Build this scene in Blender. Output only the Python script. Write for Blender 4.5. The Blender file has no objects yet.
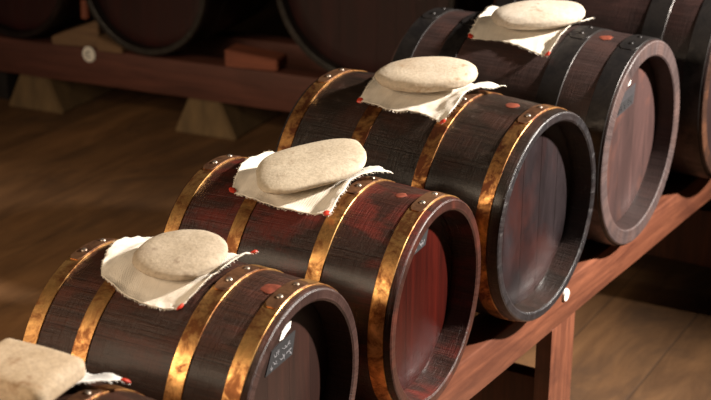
import bpy, bmesh, math, random
from mathutils import Vector, Matrix, noise
C = bpy.context.scene.collection
R = math.radians
PI = math.pi
rnd = random.Random(7)
FZ = 0.5                      # height of the rack top above the floor

# ------------------------------------------------------------------ helpers
def tag(o, label=None, cat=None, group=None, kind=None):
    if label: o['label'] = label
    if cat: o['category'] = cat
    if group: o['group'] = group
    if kind: o['kind'] = kind
    return o

def empty(name, loc, rz=0, label=None, cat=None, group=None):
    o = bpy.data.objects.new(name, None)
    o.empty_display_size = .05
    C.objects.link(o)
    o.location = loc
    o.rotation_euler = (0, 0, rz)
    return tag(o, label, cat, group)

def obj(name, bm, mats, parent=None, smooth=True, loc=None, rot=None, sharp=35):
    bmesh.ops.recalc_face_normals(bm, faces=bm.faces[:])
    if smooth:
        for f in bm.faces: f.smooth = True
        for e in bm.edges:
            if len(e.link_faces) == 2 and e.calc_face_angle(0) > R(sharp): e.smooth = False
    me = bpy.data.meshes.new(name)
    bm.to_mesh(me); bm.free()
    for m in (mats if isinstance(mats, (list, tuple)) else [mats]): me.materials.append(m)
    o = bpy.data.objects.new(name, me)
    C.objects.link(o)
    if parent: o.parent = parent
    if loc is not None: o.location = loc
    if rot is not None: o.rotation_euler = rot
    return o

def box(bm, x0, x1, y0, y1, z0, z1, bev=.004, M=None):
    r = bmesh.ops.create_cube(bm, size=1)
    vs = r['verts']
    bmesh.ops.scale(bm, vec=(x1-x0, y1-y0, z1-z0), verts=vs)
    bmesh.ops.translate(bm, vec=((x0+x1)/2, (y0+y1)/2, (z0+z1)/2), verts=vs)
    if bev:
        es = {e for v in vs for e in v.link_edges}
        r = bmesh.ops.bevel(bm, geom=list(es), offset=bev, segments=2, affect='EDGES', profile=.6)
    return bm

def bar_between(p, q, w, h, bev=.004, wob=.0, cuts=10):
    """beam from p to q (top centre line), w across, h down; slightly irregular like hand sawn timber"""
    p, q = Vector(p), Vector(q)
    d = (q-p); L = d.length; d.normalize()
    side = d.cross(Vector((0, 0, 1))).normalized(); up = side.cross(d).normalized()
    bm = bmesh.new()
    box(bm, 0, L, -w/2, w/2, -h, 0, bev)
    if cuts:
        for i in range(1, cuts):
            bmesh.ops.bisect_plane(bm, geom=bm.verts[:]+bm.edges[:]+bm.faces[:], plane_co=(L*i/cuts, 0, 0), plane_no=(1, 0, 0))
    for v in bm.verts:
        k = noise.noise(v.co*6+p)*wob
        k2 = noise.noise(v.co*5+p*3)*wob
        v.co.y += k; v.co.z += -abs(k2)
    M = Matrix((( d.x, side.x, up.x, p.x), (d.y, side.y, up.y, p.y), (d.z, side.z, up.z, p.z), (0, 0, 0, 1)))
    uvl = bm.loops.layers.uv.new('UVMap')
    for f in bm.faces:
        for l in f.loops:
            l[uvl].uv = (l.vert.co.y+l.vert.co.z*1.0+p.x, l.vert.co.x)
    bm.transform(M)
    return bm

# ------------------------------------------------------------------ materials
def new_mat(name):
    m = bpy.data.materials.new(name); m.use_nodes = True
    nt = m.node_tree
    return m, nt, nt.nodes, nt.links, nt.nodes['Principled BSDF']

def nd(N, t, **kw):
    n = N.new(t)
    for k, v in kw.items():
        if k in n.inputs: n.inputs[k].default_value = v
        else: setattr(n, k, v)
    return n

def mix(N, Lk, fac, a, b, mode='MIX'):
    n = N.new('ShaderNodeMix'); n.data_type = 'RGBA'; n.blend_type = mode
    for s, v in ((0, fac), (6, a), (7, b)):
        if isinstance(v, (int, float)): n.inputs[s].default_value = v
        elif isinstance(v, tuple): n.inputs[s].default_value = v if len(v) == 4 else (*v, 1)
        else: Lk.new(v, n.inputs[s])
    return n.outputs[2]

def ramp(N, Lk, src, stops):
    n = N.new('ShaderNodeValToRGB')
    el = n.color_ramp.elements
    while len(el) < len(stops): el.new(.5)
    for e, (p, c) in zip(el, stops):
        e.position = p
        e.color = (*c, 1) if isinstance(c, tuple) else (c, c, c, 1)
    Lk.new(src, n.inputs[0])
    return n.outputs[0]

def math_(N, Lk, op, a, b=None):
    n = N.new('ShaderNodeMath'); n.operation = op
    for i, v in enumerate((a, b)):
        if v is None: continue
        if isinstance(v, (int, float)): n.inputs[i].default_value = v
        else: Lk.new(v, n.inputs[i])
    return n.outputs[0]

def noise_(N, Lk, vec, scale, detail=4, rough=.55, dist=0):
    n = nd(N, 'ShaderNodeTexNoise', Scale=scale, Detail=detail, Roughness=rough, Distortion=dist)
    Lk.new(vec, n.inputs['Vector'])
    return n.outputs['Fac']

def stretched(N, Lk, src, sx, sy, off=0):
    n = N.new('ShaderNodeMapping')
    n.inputs['Scale'].default_value = (sx, sy, 1); n.inputs['Location'].default_value = (off, off*.7, off)
    Lk.new(src, n.inputs['Vector'])
    return n.outputs[0]

def bump(N, Lk, bs, h, strength, dist=.002):
    n = nd(N, 'ShaderNodeBump', Strength=strength, Distance=dist)
    Lk.new(h, n.inputs['Height']); Lk.new(n.outputs[0], bs.inputs['Normal'])

def stave_mat(name, dark, mid, red, redamt, rough, coat, staves, seed, bumpk=.5, worn=None):
    """varnished barrel staves: UV u = stave number, v = metres along the stave"""
    m, nt, N, Lk, bs = new_mat(name)
    uv = N.new('ShaderNodeUVMap').outputs[0]
    sep = N.new('ShaderNodeSeparateXYZ'); Lk.new(uv, sep.inputs[0])
    idn = math_(N, Lk, 'FLOOR', sep.outputs[0])
    fr = math_(N, Lk, 'FRACT', sep.outputs[0])
    wn = N.new('ShaderNodeTexWhiteNoise'); wn.noise_dimensions = '1D'
    Lk.new(math_(N, Lk, 'ADD', idn, seed), wn.inputs['W'])
    grain = noise_(N, Lk, stretched(N, Lk, uv, 14, 5, seed), 1, 6, .65, .4)
    fine = noise_(N, Lk, stretched(N, Lk, uv, 40, 14, seed), 1, 5, .7, .2)
    blot = noise_(N, Lk, stretched(N, Lk, uv, 1.2, 9, seed*2.3), 1, 4, .6, .3)
    saw = noise_(N, Lk, stretched(N, Lk, uv, 1.0, 380, seed), 1, 2, .5, .1)
    col = mix(N, Lk, ramp(N, Lk, grain, [(.3, 0), (.7, 1)]), dark, mid)
    rf = math_(N, Lk, 'MULTIPLY', ramp(N, Lk, blot, [(.48, 0), (.62, 1)]), redamt)
    col = mix(N, Lk, rf, col, red)
    col = mix(N, Lk, .5, col, ramp(N, Lk, wn.outputs[0], [(0, .6), (1, 1.0)]), 'MULTIPLY')
    col = mix(N, Lk, .6, col, ramp(N, Lk, fine, [(.3, .35), (.6, 1.0)]), 'MULTIPLY')
    col = mix(N, Lk, .22, col, ramp(N, Lk, saw, [(.35, .35), (.6, 1.0)]), 'MULTIPLY')
    jd = math_(N, Lk, 'ABSOLUTE', math_(N, Lk, 'SUBTRACT', fr, .5))
    jl = ramp(N, Lk, jd, [(.485, 0), (.497, 1)])
    col = mix(N, Lk, math_(N, Lk, 'MULTIPLY', jl, .4), col, (.008, .004, .003))
    if worn:
        sc = noise_(N, Lk, stretched(N, Lk, uv, 5, 40, seed+4), 1, 6, .75, .6)
        col = mix(N, Lk, math_(N, Lk, 'MULTIPLY', ramp(N, Lk, sc, [(.58, 0), (.68, 1)]), worn[1]), col, worn[0])
    Lk.new(col, bs.inputs['Base Color'])
    rr = ramp(N, Lk, blot, [(.3, rough*.75), (.7, min(1, rough*1.35))])
    Lk.new(rr, bs.inputs['Roughness'])
    bs.inputs['Coat Weight'].default_value = coat*.7
    bs.inputs['Specular IOR Level'].default_value = .3
    bs.inputs['Coat Roughness'].default_value = .22
    h = math_(N, Lk, 'ADD', math_(N, Lk, 'MULTIPLY', fine, .6), math_(N, Lk, 'MULTIPLY', saw, .9))
    h = math_(N, Lk, 'SUBTRACT', math_(N, Lk, 'ADD', h, grain), math_(N, Lk, 'MULTIPLY', jl, .25))
    bump(N, Lk, bs, h, bumpk, .0016)
    return m

def plank_mat(name, dark, mid, rough, seed, sx=55, sy=5, coat=0, board=None, bumpk=.4, stain=None):
    """flat timber: UV u = metres across the grain, v = metres along it; board = plank width"""
    m, nt, N, Lk, bs = new_mat(name)
    uv = N.new('ShaderNodeUVMap').outputs[0]
    grain = noise_(N, Lk, stretched(N, Lk, uv, sx, sy, seed), 1, 6, .65, .8)
    big = noise_(N, Lk, stretched(N, Lk, uv, 7, 2.2, seed+3), 1, 5, .6, .5)
    col = mix(N, Lk, ramp(N, Lk, grain, [(.3, 0), (.7, 1)]), dark, mid)
    col = mix(N, Lk, .6, col, ramp(N, Lk, big, [(.3, .4), (.7, 1.1)]), 'MULTIPLY')
    h = grain
    if board:
        sep = N.new('ShaderNodeSeparateXYZ'); Lk.new(uv, sep.inputs[0])
        s = math_(N, Lk, 'DIVIDE', sep.outputs[0], board)
        s = math_(N, Lk, 'ADD', s, math_(N, Lk, 'MULTIPLY', math_(N, Lk, 'SUBTRACT', big, .5), .03))
        wn = N.new('ShaderNodeTexWhiteNoise'); wn.noise_dimensions = '1D'
        Lk.new(math_(N, Lk, 'ADD', math_(N, Lk, 'FLOOR', s), seed), wn.inputs['W'])
        col = mix(N, Lk, .6, col, ramp(N, Lk, wn.outputs[0], [(0, .55), (1, 1.1)]), 'MULTIPLY')
        jd = math_(N, Lk, 'ABSOLUTE', math_(N, Lk, 'SUBTRACT', math_(N, Lk, 'FRACT', s), .5))
        jl = ramp(N, Lk, jd, [(.482, 0), (.496, 1)])
        col = mix(N, Lk, math_(N, Lk, 'MULTIPLY', jl, .5), col, (.01, .006, .004))
        h = math_(N, Lk, 'SUBTRACT', grain, jl)
    if stain:
        st = noise_(N, Lk, stretched(N, Lk, uv, 3.5, 2.4, seed+9), 1, 5, .65, 1.0)
        col = mix(N, Lk, math_(N, Lk, 'MULTIPLY', ramp(N, Lk, st, [(.5, 0), (.66, 1)]), stain[1]), col, stain[0])
    Lk.new(col, bs.inputs['Base Color'])
    bs.inputs['Roughness'].default_value = rough
    bs.inputs['Coat Weight'].default_value = coat
    bs.inputs['Coat Roughness'].default_value = .25
    bump(N, Lk, bs, h, bumpk, .0015)
    return m

def hoop_mat(name, bright, dark, metallic, rough, patch=(.42, .62)):
    m, nt, N, Lk, bs = new_mat(name)
    tc = N.new('ShaderNodeTexCoord').outputs['Object']
    n1 = noise_(N, Lk, tc, 26, 6, .7, .5)
    n2 = noise_(N, Lk, tc, 160, 4, .6)
    f = ramp(N, Lk, n1, [(patch[0], 0), (patch[1], 1)])
    col = mix(N, Lk, f, bright, dark)
    col = mix(N, Lk, .4, col, ramp(N, Lk, n2, [(.35, .5), (.6, 1.0)]), 'MULTIPLY')
    Lk.new(col, bs.inputs['Base Color'])
    bs.inputs['Metallic'].default_value = metallic
    Lk.new(ramp(N, Lk, n1, [(.35, rough), (.65, min(1, rough+.22))]), bs.inputs['Roughness'])
    bump(N, Lk, bs, math_(N, Lk, 'ADD', n1, math_(N, Lk, 'MULTIPLY', n2, .4)), .25, .001)
    return m

def plain_mat(name, col, rough, metallic=0, var=.25, scale=40, bumpk=.1, coat=0):
    m, nt, N, Lk, bs = new_mat(name)
    tc = N.new('ShaderNodeTexCoord').outputs['Object']
    n1 = noise_(N, Lk, tc, scale, 5, .6)
    c = mix(N, Lk, 1.0, col, ramp(N, Lk, n1, [(.3, 1-var), (.7, 1+var*.3)]), 'MULTIPLY')
    Lk.new(c, bs.inputs['Base Color'])
    bs.inputs['Roughness'].default_value = rough; bs.inputs['Metallic'].default_value = metallic
    bs.inputs['Coat Weight'].default_value = coat
    bump(N, Lk, bs, n1, bumpk, .001)
    return m

def stone_mat(name, a, b, spot, seed):
    m, nt, N, Lk, bs = new_mat(name)
    tc = N.new('ShaderNodeTexCoord').outputs['Object']
    mp = N.new('ShaderNodeMapping'); mp.inputs['Location'].default_value = (seed, seed*2, 0); Lk.new(tc, mp.inputs[0]); v = mp.outputs[0]
    n1 = noise_(N, Lk, v, 22, 5, .6, .3); n2 = noise_(N, Lk, v, 210, 4, .6); n3 = noise_(N, Lk, v, 38, 3, .6, .2)
    col = mix(N, Lk, ramp(N, Lk, n1, [(.35, 0), (.65, 1)]), a, b)
    n4 = noise_(N, Lk, v, 11, 3, .5)
    col = mix(N, Lk, math_(N, Lk, 'MULTIPLY', ramp(N, Lk, n4, [(.52, 0), (.7, 1)]), .5), col, spot)
    col = mix(N, Lk, .35, col, ramp(N, Lk, n2, [(.35, .45), (.6, 1.05)]), 'MULTIPLY')
    col = mix(N, Lk, math_(N, Lk, 'MULTIPLY', ramp(N, Lk, n3, [(.60, 0), (.70, 1)]), .7), col, spot)
    Lk.new(col, bs.inputs['Base Color']); bs.inputs['Roughness'].default_value = .85
    bump(N, Lk, bs, math_(N, Lk, 'ADD', n2, math_(N, Lk, 'MULTIPLY', n3, .8)), .4, .0015)
    return m

def cloth_mat(name, a, b):
    m, nt, N, Lk, bs = new_mat(name)
    uv = N.new('ShaderNodeUVMap').outputs[0]
    w1 = nd(N, 'ShaderNodeTexWave', Scale=95.0, Distortion=.6); w1.bands_direction = 'X'; Lk.new(uv, w1.inputs[0])
    w2 = nd(N, 'ShaderNodeTexWave', Scale=95.0, Distortion=.6); w2.bands_direction = 'Y'; Lk.new(uv, w2.inputs[0])
    wv = math_(N, Lk, 'MAXIMUM', w1.outputs[1], w2.outputs[1])
    n1 = noise_(N, Lk, uv, 30, 4, .6)
    n2 = noise_(N, Lk, stretched(N, Lk, uv, 240, 18), 1, 3, .6)
    col = mix(N, Lk, n1, a, b)
    col = mix(N, Lk, .35, col, ramp(N, Lk, wv, [(.2, .6), (.8, 1.0)]), 'MULTIPLY')
    col = mix(N, Lk, .3, col, ramp(N, Lk, n2, [(.3, .7), (.6, 1.0)]), 'MULTIPLY')
    Lk.new(col, bs.inputs['Base Color']); bs.inputs['Roughness'].default_value = .9
    bs.inputs['Sheen Weight'].default_value = .15
    bump(N, Lk, bs, math_(N, Lk, 'ADD', wv, n2), .45, .0008)
    return m

M = {}
NST = 18
# one varnish per barrel: dark browns, one red, one black, one plum grey
M['w1'] = stave_mat('dark_brown_staves', (.022, .011, .008), (.066, .030, .019), (.10, .025, .012), .4, .42, .3, NST, 3.1)
M['w2'] = stave_mat('brown_staves', (.020, .008, .005), (.066, .027, .016), (.115, .025, .011), .45, .50, .15, NST, 11.7, .9)
M['w3'] = stave_mat('red_brown_staves', (.022, .008, .006), (.060, .022, .014), (.15, .017, .009), .75, .42, .35, NST, 23.2, .9)
M['w4'] = stave_mat('black_brown_staves', (.011, .007, .005), (.034, .020, .014), (.060, .018, .010), .4, .40, .4, NST, 37.9, 1.0, ((.12, .09, .075), .35))
M['w5'] = stave_mat('plum_grey_staves', (.026, .015, .013), (.060, .037, .034), (.07, .027, .020), .4, .45, .3, NST, 41.3, .4)
M['w6'] = stave_mat('dull_plum_staves', (.014, .006, .005), (.034, .016, .014), (.05, .015, .011), .4, .5, .2, NST, 53.8, .4)
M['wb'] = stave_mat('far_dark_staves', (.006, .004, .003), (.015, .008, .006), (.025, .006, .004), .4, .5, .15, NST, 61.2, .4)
M['r2'] = stave_mat('brown_barrel_rim', (.030, .014, .011), (.075, .040, .034), (.08, .03, .018), .3, .4, .5, NST, 12.7)
M['r3'] = stave_mat('red_barrel_rim', (.030, .010, .007), (.085, .034, .025), (.13, .028, .014), .6, .36, .6, NST, 24.2)
M['r4'] = stave_mat('black_barrel_rim', (.014, .012, .012), (.050, .045, .048), (.05, .02, .015), .2, .30, .8, NST, 38.9, .7, ((.20, .19, .19), .5))
M['r5'] = stave_mat('plum_barrel_rim', (.055, .036, .034), (.120, .084, .080), (.15, .07, .05), .3, .5, .25, NST, 42.3)
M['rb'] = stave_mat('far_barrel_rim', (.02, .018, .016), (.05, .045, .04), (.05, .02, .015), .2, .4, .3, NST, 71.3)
M['r6'] = stave_mat('dull_barrel_rim', (.03, .015, .010), (.075, .036, .024), (.16, .06, .025), .5, .4, .3, NST, 73.3)
M['h2'] = plank_mat('brown_barrel_head', (.016, .006, .004), (.042, .014, .009), .42, 2, 38, 3, .4, .058)
M['h3'] = plank_mat('deep_red_barrel_head', (.024, .003, .002), (.066, .007, .004), .27, 5, 60, 3, .5, .062)
M['h4'] = plank_mat('black_barrel_head', (.007, .005, .0055), (.038, .028, .030), .24, 8, 12, 5, .8, .066, 1.2, ((.055, .016, .012), .6))
M['h5'] = plank_mat('plum_barrel_head', (.040, .019, .017), (.088, .043, .038), .5, 12, 26, 3.5, .2, .07, .3, ((.26, .085, .045), .35))
M['h6'] = plank_mat('dull_barrel_head', (.018, .007, .006), (.04, .017, .014), .5, 17, 26, 3, .2, .07)
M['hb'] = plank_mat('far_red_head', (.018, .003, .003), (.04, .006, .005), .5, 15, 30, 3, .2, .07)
M['gold'] = hoop_mat('brassy_rusted_hoop', (.78, .43, .15), (.20, .075, .026), .9, .30, (.40, .60))
M['gold2'] = hoop_mat('rusty_hoop', (.66, .33, .11), (.13, .042, .017), .88, .33, (.38, .56))
M['lap'] = hoop_mat('rusted_lap_dark_reflection', (.30, .15, .075), (.09, .038, .02), .8, .38)  # rusted lap, the dark reflection on top put into its colour
M['iron'] = hoop_mat('black_iron_hoop', (.035, .03, .028), (.012, .010, .010), .55, .32)
M['rivet'] = hoop_mat('rivet_steel', (.42, .36, .30), (.2, .14, .1), .9, .35)
M['wax'] = plain_mat('red_sealing_wax', (.55, .045, .022), .4, 0, .3, 60, .2)
M['bung'] = plain_mat('orange_red_wax_patch', (.19, .045, .024), .5, 0, .5, 90, .5)
M['cloth'] = cloth_mat('natural_linen', (.66, .575, .46), (.82, .755, .65))
M['white'] = cloth_mat('bleached_linen', (.74, .69, .62), (.84, .80, .74))
M['black'] = plain_mat('black_stencil_paint', (.010, .009, .010), .75, 0, .2, 80)
M['grey'] = plain_mat('grey_paper_label', (.030, .026, .029), .6, 0, .3, 80)
M['chalk'] = plain_mat('white_chalk', (.20, .19, .20), .9, 0, .5, 500)
M['paper'] = plain_mat('white_paper', (.85, .82, .75), .8, 0, .1, 80)
M['rack'] = plank_mat('reddish_rack_timber', (.085, .024, .012), (.25, .085, .042), .45, 20, 46, 4, .2, None, .6, ((.06, .018, .010), .75))
M['rack_shaded'] = plank_mat('shaded_rack_timber', (.05, .018, .010), (.12, .040, .020), .6, 24, 60, 4, 0, None, .5)  # rack timber with the shade under the barrels put into its colour
M['far_rack'] = plank_mat('dull_red_timber', (.065, .020, .013), (.14, .046, .030), .6, 28, 45, 3, 0, None, .5)
M['chock'] = plank_mat('pale_wood', (.13, .07, .035), (.24, .14, .07), .7, 31, 50, 5)
M['chock_red'] = plank_mat('red_wood', (.17, .045, .022), (.30, .09, .045), .7, 33, 50, 5)
M['foot'] = plank_mat('tan_foot', (.09, .055, .024), (.17, .105, .045), .85, 36, 20, 6)
M['floor'] = plank_mat('worn_floor_planks', (.120, .054, .019), (.225, .110, .043), .65, 40, 14, 2.6, 0, .23, .3, ((.06, .030, .014), .75))
M['wb2'] = plain_mat('black_timber', (.010, .007, .006), .7, 0, .3, 20)
M['wall'] = plain_mat('dark_plaster', (.02, .015, .012), .9, 0, .4, 5, .3)
STM = [stone_mat('sandstone_tan', (0.400, 0.293, 0.180), (0.512, 0.393, 0.266), (0.240, 0.139, 0.065), 1),
       stone_mat('grey_tan_stone', (0.376, 0.300, 0.209), (0.480, 0.393, 0.288), (0.208, 0.146, 0.094), 4),
       stone_mat('buff_stone', (0.416, 0.339, 0.238), (0.512, 0.431, 0.317), (0.272, 0.200, 0.130), 7),
       stone_mat('cream_stone', (0.454, 0.366, 0.260), (0.523, 0.441, 0.335), (0.248, 0.149, 0.068), 10),
       stone_mat('pale_stone', (0.454, 0.379, 0.287), (0.537, 0.467, 0.383), (0.248, 0.156, 0.082), 13)]

# ------------------------------------------------------------------ setting frame
AZ = -0.532559
A = Vector((math.cos(AZ), math.sin(AZ), 0)); Nn = Vector((-math.sin(AZ), math.cos(AZ), 0))
def W(s, n, z=0): return A*s + Nn*n + Vector((0, 0, z))

# ------------------------------------------------------------------ barrel
class Prof:
    def __init__(s, r, L, b): s.r, s.L, s.b = r, L, b; s.rb = r*(1+b)
    def __call__(s, t):                                # t = 0 at the front rim, -L at the back
        u = (t+s.L/2)/(s.L/2)
        return s.r*(1+s.b*(1-min(1, u*u)))

def lathe(bm, prof, axz, nseg, uvl, staves, groove=0, mat=0, x0=0, closed=True):
    """prof: list of (x, radius); revolve about the local X axis at height axz"""
    rings = []
    for (x, r) in prof:
        ring = []
        for i in range(nseg):
            a = 2*PI*i/nseg
            f = (i/nseg*staves) % 1
            g = groove if min(f, 1-f) < .5*staves/nseg else 0
            rr = r-g
            ring.append(bm.verts.new((x, -rr*math.cos(a), axz+rr*math.sin(a))))
        rings.append(ring)
    vv = 0
    for k in range(len(prof)-(0 if closed else 1)):
        k2 = (k+1) % len(prof)
        dv = math.hypot(prof[k2][0]-prof[k][0], prof[k2][1]-prof[k][1])
        for i in range(nseg):
            j = (i+1) % nseg
            f = bm.faces.new((rings[k][i], rings[k][j], rings[k2][j], rings[k2][i]))
            f.material_index = mat(k) if callable(mat) else mat
            us = (i/nseg*staves, (i+1)/nseg*staves)
            for l, (u, v) in zip(f.loops, ((us[0], vv), (us[1], vv), (us[1], vv+dv), (us[0], vv+dv))): l[uvl].uv = (u+.0, v)
        vv += dv
    return rings

def hoop_bm(P, t0, t1, p0=0, p1=2*PI, lift=.0, thick=.002, nseg=144, bev=.0006, wob=0, round_end=False):
    """sheet metal hoop following the barrel flank between t0 and t1"""
    bm = bmesh.new()
    full = p1-p0 > 2*PI-.01
    n = nseg if full else max(10, int(nseg*(p1-p0)/2/PI)*2)
    pr = [(t0, 0), (t0, thick-bev), (t0+bev, thick), (t1-bev, thick), (t1, thick-bev), (t1, 0)]
    rings = []
    for i in range(n if full else n+1):
        a = p0+(p1-p0)*i/n
        k = 1.0
        if round_end:
            e = min(i, n-i)/3.0
            k = .55+.45*math.sin(min(1, e)*PI/2)
        ring = []
        for (t, h) in pr:
            tm = (t0+t1)/2; tt = tm+(t-tm)*k
            w = wob*noise.noise(Vector((math.cos(a)*2, math.sin(a)*2, t0*40)))
            r = P(tt)+lift+h
            ring.append(bm.verts.new((tt+w+P.L/2, -r*math.cos(a), P.rb+r*math.sin(a))))
        rings.append(ring)
    m = len(pr)
    for i in range(len(rings)-(0 if full else 1)):
        A_, B_ = rings[i], rings[(i+1) % len(rings)]
        for k in range(m):
            bm.faces.new((A_[k], A_[(k+1) % m], B_[(k+1) % m], B_[k]))
    if not full:
        bm.faces.new(rings[0]); bm.faces.new(rings[-1][::-1])
    return bm

def rivet_bm(P, t, ph, rad=.0048, h=.0028, lift=.0036):
    bm = bmesh.new()
    bmesh.ops.create_uvsphere(bm, u_segments=14, v_segments=8, radius=1)
    for v in bm.verts: v.co = Vector((v.co.x*rad, v.co.y*rad, max(v.co.z, -.2)*h))
    r = P(t)+lift
    q = Vector((0, -math.cos(ph), math.sin(ph)))
    rot = Vector((0, 0, 1)).rotation_difference(q).to_matrix().to_4x4()
    bm.transform(Matrix.Translation((t+P.L/2, r*q.y, P.rb+r*q.z)) @ rot)
    return bm

def blob(bm, co, nrm, rad, h, seed=0):
    b2 = bmesh.ops.create_uvsphere(bm, u_segments=16, v_segments=9, radius=1)
    rot = Vector((0, 0, 1)).rotation_difference(nrm).to_matrix().to_4x4()
    for v in b2['verts']:
        a = math.atan2(v.co.y, v.co.x)
        k = 1+.28*noise.noise(Vector((math.cos(a)*1.5+seed, math.sin(a)*1.5, seed)))
        v.co = Vector((v.co.x*rad*k, v.co.y*rad*k, v.co.z*h*(1+.3*noise.noise(v.co*2+Vector((seed, 0, 0))))))
    bmesh.ops.transform(bm, matrix=Matrix.Translation(co) @ rot, verts=b2['verts'])

BARRELS = {}
def make_barrel(key, front, r, L, yaw, bulge, label, group, wm, rm, hm, hoops, rim_t=.019, rec=.040,
                zbase=FZ, lap=True, bung=None, nseg=180, hoop_mats=None, mesh_src=None, name='wooden_barrel'):
    P = Prof(r, L, bulge)
    a = Vector((math.cos(yaw), math.sin(yaw), 0))
    c = Vector((front[0], front[1], 0))-a*(L/2)
    root = empty(name, (c.x, c.y, zbase+r-P.rb), yaw, label, 'barrel', group)
    h = L/2
    # staves: outside, rim, inside of the rim down to the head, closed
    bm = bmesh.new(); uvl = bm.loops.layers.uv.new('UVMap')
    outer = [(-h+.006+(L-.012)*i/22, 0) for i in range(23)]
    outer = [(x, P(x-h)) for x, _ in outer]
    prof = outer + [(h-.0015, r-.0015), (h, r-.004), (h, r-rim_t+.003), (h-.002, r-rim_t), (h-rec-.004, r-rim_t-.003), (h-rec-.03, r-rim_t-.004),
                    (-h+rec+.03, r-rim_t-.004), (-h+rec, r-rim_t-.003), (-h+.002, r-rim_t), (-h, r-rim_t+.003), (-h, r-.004), (-h+.0015, r-.0015)]
    no = len(outer)
    lathe(bm, prof, P.rb, nseg, uvl, NST, .0003, lambda k: 1 if no <= k <= no+2 or k > no+8 else 0)
    st = obj('staves', bm, [wm, rm], root, sharp=28)
    # heads
    for sgn, nm in ((1, 'head'), (-1, 'back_head')):
        bm = bmesh.new(); uvl = bm.loops.layers.uv.new('UVMap')
        x = sgn*(h-rec); rh = r-rim_t-.0025
        rr = [rh*k/6 for k in range(7)]
        fronts = lathe(bm, [(x-sgn*.014, rh), (x-sgn*.002, rh), (x, rh-.004)]+[(x, q) for q in rr[5:0:-1]]+[(x, .004)], P.rb, 96, uvl, 1, closed=False)
        bm.faces.new(fronts[-1])
        for f in bm.faces:
            for l in f.loops: l[uvl].uv = (l.vert.co.y+.03, l.vert.co.z)
        obj(nm, bm, hm, root)
    # hoops
    for i, (t0, t1, hmk) in enumerate(hoops):
        ho = obj('hoop', hoop_bm(P, t0, t1, wob=.0008), M[hmk], root)
        if lap:
            p0, p1 = R(lap[0]+(i % 2)*2), R(lap[1]+(i % 2)*2)
            lp = obj('hoop_lap', hoop_bm(P, t0+.0005, t1-.0005, p0, p1, .0018, .0016, round_end=True), M['lap'] if hmk != 'iron' else M['iron'], ho)
            tm = (t0+t1)/2
            for q in (.27, .76):
                obj('rivet', rivet_bm(P, tm, p0+(p1-p0)*q), M['rivet'] if hmk != 'iron' else M['iron'], ho)
    if bung:
        t, ph, rad = bung
        q = Vector((0, -math.cos(R(ph)), math.sin(R(ph))))
        bm = bmesh.new()
        blob(bm, Vector((t+h, 0, P.rb))+q*(P(t)+.0002), q, rad, .0016, key*1.7)
        obj('wax_patch', bm, M['bung'], root)
    BARRELS[key] = (root, P, a)
    return root

def on_head(key, rec, y, z, dx=.0): # point on the head, z from the axis
    root, P, a = BARRELS[key]
    return Vector((P.L/2-rec+dx, y, P.rb+z))

def plate(name, key, rec, pts, mat, parent, thick=.0012):
    """thin painted or pasted mark on the front head; pts are (y, z) from its centre"""
    bm = bmesh.new()
    lo = [bm.verts.new(on_head(key, rec, y, z, -.0003)) for y, z in pts]
    hi = [bm.verts.new(on_head(key, rec, y, z, thick)) for y, z in pts]
    bm.faces.new(hi); bm.faces.new(lo[::-1])
    for i in range(len(pts)):
        j = (i+1) % len(pts); bm.faces.new((lo[i], lo[j], hi[j], hi[i]))
    return obj(name, bm, mat, parent, smooth=False)

def stroke(bm, key, rec, pts, w, dx=.0016):
    for (y0, z0), (y1, z1) in zip(pts, pts[1:]):
        d = Vector((y1-y0, z1-z0)); L = d.length
        if L < 1e-6: continue
        d /= L; n = Vector((-d.y, d.x))*w/2; e = d*w*.3
        q = [(y0-e.x+n.x, z0-e.y+n.y), (y0-e.x-n.x, z0-e.y-n.y), (y1+e.x-n.x, z1+e.y-n.y), (y1+e.x+n.x, z1+e.y+n.y)]
        lo = [bm.verts.new(on_head(key, rec, y, z, .0002)) for y, z in q]
        hi = [bm.verts.new(on_head(key, rec, y, z, dx)) for y, z in q]
        bm.faces.new(hi); bm.faces.new(lo[::-1])
        for i in range(4):
            j = (i+1) % 4; bm.faces.new((lo[i], lo[j], hi[j], hi[i]))

def scribble(key, rec, y0, z0, w, h, n, seed, parent, mat, lw=.0022, slope=0, name='chalk_mark'):
    rr = random.Random(seed)
    bm = bmesh.new(); x = y0; cw = w/n
    for i in range(n):
        cz = z0+slope*(x-y0)
        px, pz = x, cz+rr.uniform(0, h)
        pts = [(px, pz)]
        for k in range(4):
            px += cw*rr.uniform(-.25, .6); pz = cz+h*rr.random()
            pts.append((px, pz))
        stroke(bm, key, rec, pts, lw*rr.uniform(.5, 1))
        x += cw
    return obj(name, bm, mat, parent, smooth=False)

def std_hoops(L, m, d=.0):
    return m

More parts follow.
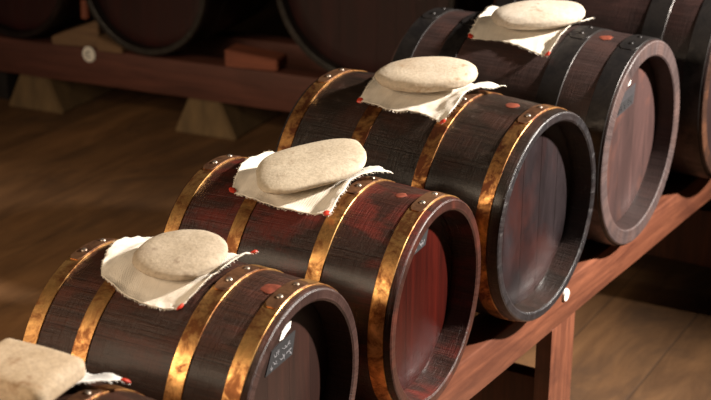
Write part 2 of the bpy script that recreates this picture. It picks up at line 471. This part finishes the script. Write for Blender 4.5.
# front centres and sizes of the row, smallest nearest
F2 = Vector((-.06944, 1.67778, 0)); F5 = Vector((.57474, 2.65568, 0))
yaw2 = AZ+.0507
n2 = Vector((-math.sin(yaw2), math.cos(yaw2), 0))
F1 = F2-n2*.347
yaw5 = AZ-.0322
n5 = Vector((-math.sin(yaw5), math.cos(yaw5), 0))
a5 = Vector((math.cos(yaw5), math.sin(yaw5), 0))
F6 = F5+n5*.487+a5*.035
GR = 'vinegar barrels in a row on the red timber rack'
make_barrel(1, F1, .154, .345, yaw2, .05, 'smallest dark barrel in the near left corner under the square stone', GR, M['w1'], M['r2'], M['h2'],
            [(-.032, -.010, 'gold2'), (-.112, -.090, 'gold2'), (-.255, -.233, 'gold2'), (-.340, -.318, 'gold2')], lap=(72, 102), bung=(-.05, 88, .013))
b2 = make_barrel(2, F2, .16378, .361, yaw2, .05, 'dark brown barrel with brassy hoops under the round grey-tan stone', GR, M['w2'], M['r2'], M['h2'],
            [(-.034, -.009, 'gold'), (-.116, -.090, 'gold'), (-.271, -.245, 'gold'), (-.358, -.333, 'gold')], lap=(74, 104), bung=(-.045, 88, .014))
b3 = make_barrel(3, (.13025, 1.98125), .17, .4196, AZ+.0467, .05, 'red-brown barrel with a deep red head between the brown and the black barrel', GR, M['w3'], M['r3'], M['h3'],
            [(-.036, -.011, 'gold'), (-.148, -.123, 'gold'), (-.296, -.272, 'gold'), (-.414, -.388, 'gold')], lap=(76, 106), rec=.042, bung=(-.065, 88, .009))
b4 = make_barrel(4, (.34343, 2.29985), .19085, .4778, AZ-.0652, .040, 'black glossy barrel with rusty gold hoops and a dark shiny head', GR, M['w4'], M['r4'], M['h4'],
            [(-.046, -.020, 'gold2'), (-.176, -.150, 'gold2'), (-.322, -.292, 'gold2'), (-.470, -.442, 'gold2')], lap=(72, 98), rim_t=.018, rec=.040, bung=(-.080, 88, .013))
b5 = make_barrel(5, (F5.x, F5.y), .20847, .496, yaw5, .030, 'plum-grey barrel with black iron hoops and a wide pinkish rim, behind the black barrel', GR, M['w5'], M['r5'], M['h5'],
            [(-.046, -.006, 'iron'), (-.156, -.111, 'iron'), (-.392, -.352, 'iron'), (-.490, -.449, 'iron')], lap=(74, 98), rim_t=.032, rec=.038, bung=(-.083, 84, .013))
make_barrel(6, (F6.x, F6.y), .236, .53, yaw5, .03, 'largest dull plum barrel of the row, cut off by the right edge', GR, M['w6'], M['r6'], M['h6'],
            [(-.050, -.008, 'iron'), (-.160, -.112, 'iron'), (-.40, -.355, 'iron'), (-.52, -.475, 'iron')], lap=(74, 98), rim_t=.03, rec=.04)

# marks on the heads
pl = plate('stencil_mark', 2, .040, [(-.036, .050), (.036, .052), (.046, .084), (.000, .083), (-.018, .080)], M['black'], b2)
scribble(2, .040, -.024, .053, .060, .010, 7, 3, pl, M['chalk'], .0020, .02)
scribble(2, .040, -.012, .068, .050, .009, 5, 9, pl, M['chalk'], .0018, .02)
plate('paper_scrap', 2, .040, [(.002, .087), (.012, .086), (.022, .091), (.032, .094), (.035, .103), (.022, .102), (.010, .097)], M['paper'], b2)
pl = plate('stencil_mark', 3, .042, [(-.024, .080), (.034, .082), (.048, .116), (.000, .118)], M['black'], b3)
scribble(3, .042, -.020, .084, .050, .011, 5, 5, pl, M['chalk'], .0022, .03)
scribble(3, .042, -.010, .100, .052, .011, 5, 12, pl, M['chalk'], .0022, .03)
pl = plate('paper_label', 5, .038, [(-.062, .062), (.028, .072), (.034, .112), (-.056, .102)], M['grey'], b5)
plate('stencil_mark', 5, .0366, [(-.052, .067), (.018, .074), (.022, .092), (-.048, .087)], M['black'], pl, .001)
scribble(5, .0366, -.048, .070, .060, .012, 5, 21, pl, M['grey'], .0022, .1)
plate('paper_scrap', 5, .038, [(-.014, .116), (.002, .116), (.014, .136), (.003, .130)], M['paper'], b5)

# ------------------------------------------------------------------ linen cloths on the barrels
def interp(pts, u):
    n = len(pts)-1; x = u*n; i = min(int(x), n-1); f = x-i
    p = [Vector(pts[max(0, min(n, i+k))]) for k in (-1, 0, 1, 2)]
    return .5*((2*p[1])+(p[2]-p[0])*f+(2*p[0]-5*p[1]+4*p[2]-p[3])*f*f+(-p[0]+3*p[1]-3*p[2]+p[3])*f**3)

def make_cloth(key, near, far, left, right, label, seals, mat, seed, lifts=()):
    """near/far/left/right: edge polylines of (t, phi in degrees). near runs left->right, left runs near->far"""
    root, P, a = BARRELS[key]
    n = 46
    co = {}
    c00, c10, c01, c11 = Vector(near[0]), Vector(near[-1]), Vector(far[0]), Vector(far[-1])
    def param(u, v):
        return (1-v)*interp(near, u)+v*interp(far, u)+(1-u)*interp(left, v)+u*interp(right, v)-((1-u)*(1-v)*c00+u*(1-v)*c10+(1-u)*v*c01+u*v*c11)
    def hoop_h(t):
        best = 0
        for (t0, t1) in HOOPS[key]:
            d = max(t0-t, t-t1, 0)
            best = max(best, .0058*max(0, 1-d/.016))
        return best
    def surf(u, v, extra=0):
        q = param(u, v)
        t, ph = q.x, R(q.y)
        e = min(u, 1-u, v, 1-v)
        wr = .0016*(1+noise.noise(Vector((t*28+seed, ph*5, seed)))) + .0012*(1+noise.noise(Vector((t*70, ph*11+seed, 3))))
        wr *= .35+.65*max(0, 1-e/.3)+1.5*max(0, 1-e/.14)
        lf = 0
        for (lu, lv, amt, rad) in lifts:
            d = math.hypot(u-lu, v-lv)/rad
            if d < 1: lf += amt*(1-d*d)**2
        r = P(t)+.0020+hoop_h(t)+wr+lf+extra
        return Vector((t+P.L/2, -r*math.cos(ph), P.rb+r*math.sin(ph)))
    bm = bmesh.new(); uvl = bm.loops.layers.uv.new('UVMap')
    rows = []
    for j in range(n+1):
        row = []
        for i in range(n+1):
            u, v = i/n, j/n
            # ragged edge
            uu, vv = u, v
            rag = .010
            if i == 0: uu -= rag*(noise.noise(Vector((v*22, seed, 1)))+.3*rnd.uniform(-1, 1))
            if i == n: uu += rag*(noise.noise(Vector((v*22, seed, 2)))+.3*rnd.uniform(-1, 1))
            if j == 0: vv -= rag*1.6*(noise.noise(Vector((u*22, seed, 3)))+.3*rnd.uniform(-1, 1))
            if j == n: vv += rag*1.6*(noise.noise(Vector((u*22, seed, 4)))+.3*rnd.uniform(-1, 1))
            row.append(bm.verts.new(surf(uu, vv)))
        rows.append(row)
    for j in range(n):
        for i in range(n):
            f = bm.faces.new((rows[j][i], rows[j][i+1], rows[j+1][i+1], rows[j+1][i]))
            for l, (ii, jj) in zip(f.loops, ((i, j), (i+1, j), (i+1, j+1), (i, j+1))): l[uvl].uv = (ii/n*.2, jj/n*.2)
    ctr = surf(.5, .5)
    Mw = Matrix.Translation(root.location) @ Matrix.Rotation(root.rotation_euler.z, 4, 'Z')
    lo = obj('linen_cloth', bm, mat, None, sharp=180)
    sol = lo.modifiers.new('thickness', 'SOLIDIFY'); sol.thickness = .0011; sol.offset = 1
    # put the origin under the middle of the cloth
    me = lo.data
    me.transform(Matrix.Translation(-ctr))
    lo.matrix_world = Mw @ Matrix.Translation(ctr)
    tag(lo, label, 'cloth', 'linen cloths laid over the barrel tops')
    # frayed threads
    bm = bmesh.new(); uvl = bm.loops.layers.uv.new('UVMap')
    for s in range(4):
        for k in range(64 if s < 2 else 44):
            w = (k+rnd.uniform(0, 1))/(64 if s < 2 else 44)
            ln = rnd.uniform(.03, .075) if rnd.random() < .85 else rnd.uniform(.06, .11)
            sl = rnd.uniform(-.02, .02)
            path = []
            for q in range(4):
                o = ln*q/3-.01
                uv = {0: (w+sl*q/3, -o), 1: (w+sl*q/3, 1+o), 2: (-o*.8, w+sl*q/3), 3: (1+o*.8, w+sl*q/3)}[s]
                path.append(surf(uv[0], uv[1], .0006+(-.0008*q if q else 0))-ctr)
            rad = rnd.uniform(.0003, .0006)
            prev = None
            for q, p in enumerate(path):
                d = (path[min(q+1, 3)]-path[max(q-1, 0)]).normalized()
                sd = d.cross(Vector((0, .3, 1))).normalized(); up = sd.cross(d)
                ring = [bm.verts.new(p+(sd*math.cos(x)+up*math.sin(x))*rad*(1 if q < 3 else .5)) for x in (0, 2.1, 4.2)]
                if prev:
                    for x in range(3): bm.faces.new((prev[x], prev[(x+1) % 3], ring[(x+1) % 3], ring[x]))
                prev = ring
    fr = obj('frayed_fringe', bm, mat, lo); fr['kind'] = 'stuff'
    for (u, v, rad) in seals:
        p = surf(u, v, .002); e = .01
        nrm = (surf(u+e, v)-surf(u-e, v)).cross(surf(u, v+e)-surf(u, v-e)).normalized()
        if nrm.z < 0: nrm.negate()
        bm = bmesh.new(); blob(bm, p-ctr, nrm, rad, .0026, u*3+v+seed)
        obj('wax_seal', bm, M['wax'], lo)
    return lo

HOOPS = {1: [(-.112, -.090), (-.255, -.233)], 2: [(-.116, -.090), (-.271, -.245)], 3: [(-.148, -.123), (-.296, -.272)],
         4: [(-.176, -.150), (-.322, -.292)], 5: [(-.156, -.111), (-.392, -.352)]}
make_cloth(1, [(-.30, 66), (-.21, 60), (-.105, 64)], [(-.29, 116), (-.20, 114), (-.075, 112)], [(-.30, 66), (-.30, 90), (-.29, 116)], [(-.105, 64), (-.115, 88), (-.075, 112)],
           'white linen cloth under the square stone in the near left corner', [(.985, .97, .006)], M['white'], 1.3, ((1, 1, .004, .25),))
make_cloth(2, [(-.272, 66), (-.220, 59.5), (-.165, 57), (-.130, 59)], [(-.305, 112), (-.20, 111), (-.098, 104)], [(-.272, 66), (-.292, 76), (-.312, 94), (-.305, 112)],
           [(-.130, 59), (-.124, 70), (-.119, 84), (-.098, 104)],
           'rounded ragged linen cloth on the brown barrel under the round grey-tan stone', [(.97, .035, .0062), (.975, .97, .006)], M['cloth'], 4.1, ((1, 1, .008, .35),))
make_cloth(3, [(-.321, 62), (-.274, 58.5), (-.210, 57), (-.139, 57.5)], [(-.345, 113), (-.24, 111), (-.104, 102)], [(-.321, 62), (-.334, 74), (-.350, 95), (-.345, 113)],
           [(-.139, 57.5), (-.138, 72), (-.140, 86), (-.104, 102)],
           'square frayed linen cloth with two red wax corners on the red-brown barrel', [(.03, .03, .0062), (.97, .03, .0058)], M['cloth'], 8.6, ((0, 1, .006, .3), (1, 1, .008, .35)))
make_cloth(4, [(-.340, 61), (-.272, 59), (-.219, 61.5), (-.155, 57)], [(-.355, 106), (-.24, 109), (-.120, 101)], [(-.340, 61), (-.352, 76), (-.362, 92), (-.355, 106)],
           [(-.155, 57), (-.154, 72), (-.158, 85), (-.120, 101)],
           'linen cloth, half bright white, on the black barrel under the long oval stone', [(.02, .03, .0062), (.975, .03, .0062)], M['cloth'], 12.2, ((1, 1, .009, .35),))
make_cloth(5, [(-.342, 61), (-.263, 61.5), (-.202, 58), (-.158, 55.5)], [(-.37, 104), (-.26, 108), (-.150, 108)], [(-.342, 61), (-.352, 78), (-.362, 92), (-.37, 104)],
           [(-.158, 55.5), (-.158, 73), (-.158, 92), (-.150, 108)],
           'linen cloth with red wax corners on the plum-grey barrel at the top of the picture', [(.025, .03, .0062), (.975, .03, .0062)], M['cloth'], 17.9, ((1, 1, .004, .25),))

# ------------------------------------------------------------------ pressing stones
def make_stone(key, t, y, lx, ly, lz, rot, roll, pitch, ex, mat, label, seed, edge=.55, skew=0, amp=.05):
    root, P, a = BARRELS[key]
    bm = bmesh.new()
    bmesh.ops.create_uvsphere(bm, u_segments=72, v_segments=40, radius=1)
    sp = lambda c, e: math.copysign(abs(c)**e, c)
    Mx = Matrix.Rotation(R(roll), 4, 'X') @ Matrix.Rotation(R(pitch), 4, 'Y') @ Matrix.Rotation(R(rot), 4, 'Z')
    if ex > 6:
        bm.clear(); bmesh.ops.create_cube(bm, size=2)
        bmesh.ops.subdivide_edges(bm, edges=bm.edges[:], cuts=22, use_grid_fill=True)
        rad = .0125
        for v in bm.verts:
            q = Vector((v.co.x*lx, v.co.y*ly, v.co.z*lz))
            k = Vector([max(-d+rad*f, min(d-rad*f, c)) for c, d, f in zip(q, (lx, ly, lz), (1.7, 1.7, 1))])
            d = q-k
            if d.length > 1e-7: q = k+d.normalized()*rad
            q *= 1+.05*noise.noise(q*14+Vector((seed, 0, 0)))
            q.z *= 1-.12*q.x/lx
            v.co = Mx @ q
    for v in (bm.verts if ex <= 6 else ()):
        el = math.asin(max(-1, min(1, v.co.z))); az = math.atan2(v.co.y, v.co.x)
        cr = max(0, math.cos(el))**edge
        x = cr*sp(math.cos(az), 2/ex); yy = cr*sp(math.sin(az), 2/ex); z = sp(math.sin(el), .8)
        p = Vector((x, yy, z))
        k = 1+amp*noise.noise(p*1.1+Vector((seed, seed, 0)))+amp*.45*noise.noise(p*2.6+Vector((0, seed, seed)))
        p *= k
        p.x += skew*p.y
        v.co = Mx @ Vector((p.x*lx, p.y*ly, p.z*lz))
    # settle on the cloth over the barrel crown
    need = -9
    h = P.L/2
    for v in bm.verts:
        tt = t+v.co.x; yl = y+v.co.y
        if abs(yl) < P.rb*.95 and -P.L < tt < 0:
            hh = 0
            for (t0, t1) in HOOPS[key]: hh = max(hh, .0058*max(0, 1-max(t0-tt, tt-t1, 0)/.016))
            zz = P.rb+math.sqrt((P(tt)+hh+.0078)**2-yl*yl)
            need = max(need, zz-v.co.z)
    o = obj('pressing_stone', bm, mat, None, sharp=180)
    o.matrix_world = Matrix.Translation(root.location) @ Matrix.Rotation(root.rotation_euler.z, 4, 'Z') @ Matrix.Translation((t+h, y, need))
    tag(o, label, 'stone', 'flat stones weighting the cloths')
    return o

make_stone(1, -.166, -.014, .070, .055, .0165, 0, 2, 0, 7, STM[0], 'tan square-cornered stone slab in the near left corner', 2.0, .26, 0, .025)
make_stone(2, -.184, -.012, .064, .058, .0112, 10, 10, 0, 2.2, STM[1], 'round flat grey-tan stone on the brown barrel, nearest whole stone', 5.5, .6)
make_stone(3, -.215, -.020, .088, .062, .0125, 44, 12, 0, 3.0, STM[2], 'long tilted buff stone with a flat top on the red-brown barrel', 9.1, .55, .15)
make_stone(4, -.246, -.021, .092, .060, .0175, 24, 10, 0, 2.2, STM[3], 'oval cream stone with a blunt brown-stained left end on the black barrel', 14.3, .6)
make_stone(5, -.231, -.024, .092, .060, .0165, 30, 9, 0, 2.3, STM[4], 'pale oval stone cut by the top edge on the plum-grey barrel', 21.7, .6)

# ------------------------------------------------------------------ rack under the row
def face_s(n): return -.925+.055*(n-1.95)
rack = empty('barrel_rack', W(face_s(2.3)-.2, 2.3, 0), AZ, 'reddish timber rack with a plank leg under the row of barrels', 'rack')
def rackpart(name, bm, mat, lab=None, par=None):
    o = obj(name, bm, mat, None, smooth=True, sharp=30)
    p = par or rack
    o.parent = p; o.matrix_parent_inverse = p.matrix_world.inverted()
    if lab: o['label'] = lab
    return o
bpy.context.view_layer.update()
TOP = FZ-.0088
rackpart('front_beam', bar_between(W(face_s(.6)-.036, .6, TOP), W(face_s(3.75)-.036, 3.75, TOP), .072, .088, .005, .0012, 40), M['rack'])
def back_s(n): return -1.200-.075*(n-1.4)
rackpart('back_beam', bar_between(W(back_s(.6), .6, TOP), W(back_s(3.75), 3.75, TOP), .07, .088, .005, .0012, 20), M['rack_shaded'])
def vert_board(s0, s1, n0, n1, z0, z1, bev=.003):
    bm = bmesh.new(); box(bm, s0, s1, n0, n1, z0, z1, bev)
    uvl = bm.loops.layers.uv.new('UVMap')
    for f in bm.faces:
        for l in f.loops: l[uvl].uv = (l.vert.co.x+l.vert.co.y, l.vert.co.z)
    bm.transform(Matrix.Rotation(AZ, 4, 'Z'))
    return bm
for nn in (1.15, 2.285, 3.35):
    f = face_s(nn+.06)
    rackpart('leg', vert_board(f-.036, f-.003, nn, nn+.118, 0, TOP-.086), M['rack'])
    b = back_s(nn+.06)
    rackpart('leg', vert_board(b-.018, b+.018, nn, nn+.118, 0, TOP-.086), M['rack_shaded'])
    rackpart('stretcher', vert_board(b+.018, f-.036, nn+.035, nn+.075, .12, .275), M['rack_shaded'])
# white round tag on the beam beside the black barrel
def disc_tag(s, n, z, rad, parent, ring=True, toward='a'):
    bm = bmesh.new()
    bmesh.ops.create_cone(bm, cap_ends=True, segments=32, radius1=rad, radius2=rad*.92, depth=.004)
    d = A if toward == 'a' else -Nn
    rot = Vector((0, 0, 1)).rotation_difference(d).to_matrix().to_4x4()
    bm.transform(Matrix.Translation(W(s, n, z)) @ rot)
    o = obj('round_tag', bm, M['paper'], None, sharp=30)
    o.parent = parent; o.matrix_parent_inverse = parent.matrix_world.inverted()
    o['label'] = 'small round white tag'
    if ring:
        bm = bmesh.new()
        for i in range(18):
            a0, a1 = R(40+i*15.5), R(40+(i+1)*15.5)
            q = []
            for (aa, rr) in ((a0, .44), (a1, .44), (a1, .28), (a0, .28)):
                q.append((rr*rad*math.cos(aa), rr*rad*math.sin(aa)))
            lo = [bm.verts.new((x, y, .0019)) for x, y in q]; hi = [bm.verts.new((x, y, .0028)) for x, y in q]
            bm.faces.new(hi)
            for k in range(4): bm.faces.new((lo[k], lo[(k+1) % 4], hi[(k+1) % 4], hi[k]))
        side = Vector((0, 0, 1)).cross(d).normalized(); up = d.cross(side)
        bm.transform(Matrix(((side.x, up.x, d.x, 0), (side.y, up.y, d.y, 0), (side.z, up.z, d.z, 0), (0, 0, 0, 1))))
        bm.transform(Matrix.Translation(W(s, n, z)))
        k = obj('tag_letter', bm, M['grey'], None, smooth=False)
        k.parent = o; k.matrix_parent_inverse = o.matrix_world.inverted()
    return o
disc_tag(face_s(2.335)+.0017, 2.335, FZ-.038, .013, rack, False)

# ------------------------------------------------------------------ far row along the back
def far_n(s): return 3.86+.10*(s+3.4)
frack = empty('barrel_rack', W(-3.1, far_n(-3.1)+.1, 0), AZ, 'low dull red rack beam on pale tapered feet across the dark background', 'rack')
bpy.context.view_layer.update()
FT = .268
def fpart(name, bm, mat, lab=None): return rackpart(name, bm, mat, lab, frack)
def unit_dir(): return (W(-1, far_n(-1))-W(-4, far_n(-4))).normalized()
fd = unit_dir(); fside = Vector((-fd.y, fd.x, 0))
fpart('front_beam', bar_between(W(-4.9, far_n(-4.9), FT)+fside*.05, W(-1.2, far_n(-1.2), FT)+fside*.05, .10, .138, .006, .003, 30), M['far_rack'])
fpart('back_beam', bar_between(W(-4.9, far_n(-4.9), FT)+fside*.42, W(-1.2, far_n(-1.2), FT)+fside*.42, .09, .138, .006, .003, 12), M['far_rack'])
def foot_bm(s):
    bm = bmesh.new()
    b = [(-.13, -.02), (.13, -.02), (.13, .46), (-.13, .46)]; t = [(-.075, .0), (.055, .0), (.055, .44), (-.075, .44)]
    lo = [bm.verts.new((x, y, 0)) for x, y in b]; hi = [bm.verts.new((x, y, FT-.136)) for x, y in t]
    bm.faces.new(hi); bm.faces.new(lo[::-1])
    for i in range(4): bm.faces.new((lo[i], lo[(i+1) % 4], hi[(i+1) % 4], hi[i]))
    bmesh.ops.bevel(bm, geom=bm.edges[:], offset=.006, segments=2, affect='EDGES')
    uvl = bm.loops.layers.uv.new('UVMap')
    for f in bm.faces:
        for l in f.loops: l[uvl].uv = (l.vert.co.x+l.vert.co.y, l.vert.co.z)
    bm.transform(Matrix.Translation(W(s, far_n(s))) @ Matrix.Rotation(math.atan2(fd.y, fd.x), 4, 'Z'))
    return bm
fpart('leg', vert_board(-3.98, -3.86, 3.86, 3.94, 0, FT-.13), M['wb2'], 'black leg')
for s in (-3.68, -2.93, -1.9):
    fpart('foot', foot_bm(s), M['foot'], 'pale tapered foot')
disc_tag(-3.425, far_n(-3.425)-.0025, FT-.022, .030, frack, True, 'n')

fyaw = math.atan2(-fside.y, -fside.x)
FG = 'dark barrels of the far row'
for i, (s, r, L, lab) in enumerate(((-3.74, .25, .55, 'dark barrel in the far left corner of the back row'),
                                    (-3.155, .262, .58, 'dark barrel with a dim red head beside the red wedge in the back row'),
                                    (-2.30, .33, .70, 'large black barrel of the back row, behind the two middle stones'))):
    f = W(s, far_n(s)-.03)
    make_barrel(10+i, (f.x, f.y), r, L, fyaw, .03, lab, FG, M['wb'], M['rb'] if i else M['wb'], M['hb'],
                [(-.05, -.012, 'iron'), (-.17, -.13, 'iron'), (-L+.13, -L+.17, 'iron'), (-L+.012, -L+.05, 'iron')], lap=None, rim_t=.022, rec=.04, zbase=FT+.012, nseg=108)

def wedge_bm(L, w, h0, h1):
    bm = bmesh.new()
    v = [(-L/2, -w/2, 0), (L/2, -w/2, 0), (L/2, w/2, 0), (-L/2, w/2, 0), (-L/2, -w/2, h0), (L/2, -w/2, h1), (L/2, w/2, h1), (-L/2, w/2, h0)]
    vs = [bm.verts.new(q) for q in v]
    for f in ((3, 2, 1, 0), (4, 5, 6, 7), (0, 1, 5, 4), (1, 2, 6, 5), (2, 3, 7, 6), (3, 0, 4, 7)): bm.faces.new([vs[k] for k in f])
    bmesh.ops.bevel(bm, geom=bm.edges[:], offset=.004, segments=2, affect='EDGES')
    uvl = bm.loops.layers.uv.new('UVMap')
    for f in bm.faces:
        for l in f.loops: l[uvl].uv = (l.vert.co.y+l.vert.co.z, l.vert.co.x)
    return bm
rzf = math.atan2(fd.y, fd.x)
def chock(s, dn, L, w, h0, h1, mat, label, rz=0):
    p = W(s, far_n(s)+dn, FT)
    o = obj('wooden_wedge', wedge_bm(L, w, h0, h1), mat, None, sharp=30)
    o.location = p; o.rotation_euler = (0, 0, rzf+rz)
    return tag(o, label, 'wedge', 'wooden wedges holding the far barrels')
ck = chock(-3.50, .06, .20, .11, .030, .105, M['chock'], 'pale wooden wedge with an upright peg, above the round white tag', .12)
bm = bmesh.new(); bmesh.ops.create_cone(bm, cap_ends=True, segments=16, radius1=.017, radius2=.014, depth=.07)
bm.transform(Matrix.Translation((.02, 0, .133)))
uvl = bm.loops.layers.uv.new('UVMap')
obj('peg', bm, M['chock_red'], ck)
chock(-3.325, .015, .11, .06, .055, .022, M['chock'], 'small pale wedge tucked under the dim red-headed far barrel', 0)
chock(-2.755, .055, .20, .10, .062, .040, M['chock_red'], 'red-brown wooden wedge on the far rack, right of the dim red barrel head', .1)

# ------------------------------------------------------------------ floor and back wall
def slab(name, s0, s1, n0, n1, z0, z1, mat):
    bm = bmesh.new(); box(bm, s0, s1, n0, n1, z0, z1, 0)
    uvl = bm.loops.layers.uv.new('UVMap')
    for f in bm.faces:
        for l in f.loops: l[uvl].uv = (l.vert.co.x, l.vert.co.y)
    bm.transform(Matrix.Rotation(AZ, 4, 'Z'))
    return tag(obj(name, bm, mat, None, smooth=False), kind='structure')
slab('floor', -6.5, 4, -2.5, 6.2, -.1, 0, M['floor'])
slab('wall_back', -6.5, 4, 6.2, 6.35, 0, 3.2, M['wall'])
slab('wall_left', -6.65, -6.5, -2.5, 6.35, 0, 3.2, M['wall'])

# ------------------------------------------------------------------ light
def look(o, target):
    d = Vector(target)-o.location
    o.rotation_euler = d.to_track_quat('-Z', 'Y').to_euler()
def spot(name, loc, target, energy, col, ang, blend, rad):
    l = bpy.data.lights.new(name, 'SPOT'); l.energy = energy; l.color = col
    l.spot_size = R(ang); l.spot_blend = blend; l.shadow_soft_size = rad
    o = bpy.data.objects.new(name, l); C.objects.link(o); o.location = loc; look(o, target); return o
def area(name, loc, target, energy, col, sx, sy):
    l = bpy.data.lights.new(name, 'AREA'); l.shape = 'RECTANGLE'; l.size = sx; l.size_y = sy; l.energy = energy; l.color = col
    o = bpy.data.objects.new(name, l); C.objects.link(o); o.location = loc; look(o, target); return o
key = W(-1.05, 2.1, FZ+.2)
ldir = (A*.62+Nn*.36+Vector((0, 0, .45))).normalized()
spot('key_lamp', key+ldir*3.2, key, 1850, (1, .925, .84), 54, .9, .09)
area('window_fill', W(-1.9, -.7, 1.9), W(-1.0, 2.0, .6), 66, (1, .78, .56), 1.5, 1.2)
spot('floor_fill_left', W(-2.6, .2, 2.5), W(-2.5, 2.35, 0), 270, (1, .78, .52), 54, 1.0, .25)  # added fill, lifts the shadow of the row on the left floor

w = bpy.data.worlds.new('World'); bpy.context.scene.world = w; w.use_nodes = True
w.node_tree.nodes['Background'].inputs[0].default_value = (1, .85, .72, 1)
w.node_tree.nodes['Background'].inputs[1].default_value = .012

# ------------------------------------------------------------------ camera
cd = bpy.data.cameras.new('camera'); cam = bpy.data.objects.new('camera', cd); C.objects.link(cam)
cam.location = (0, 0, 1.10613+FZ); cam.rotation_euler = (PI/2-.366177, 0, 0)
cd.sensor_width = 36; cd.lens = 1400.15/711*36; cd.clip_start = .05
cd.dof.use_dof = True; cd.dof.focus_distance = 2.15; cd.dof.aperture_fstop = 6
S = bpy.context.scene
S.camera = cam
S.view_settings.view_transform = 'Standard'; S.view_settings.look = 'None'
S.view_settings.exposure = 0; S.view_settings.gamma = 1
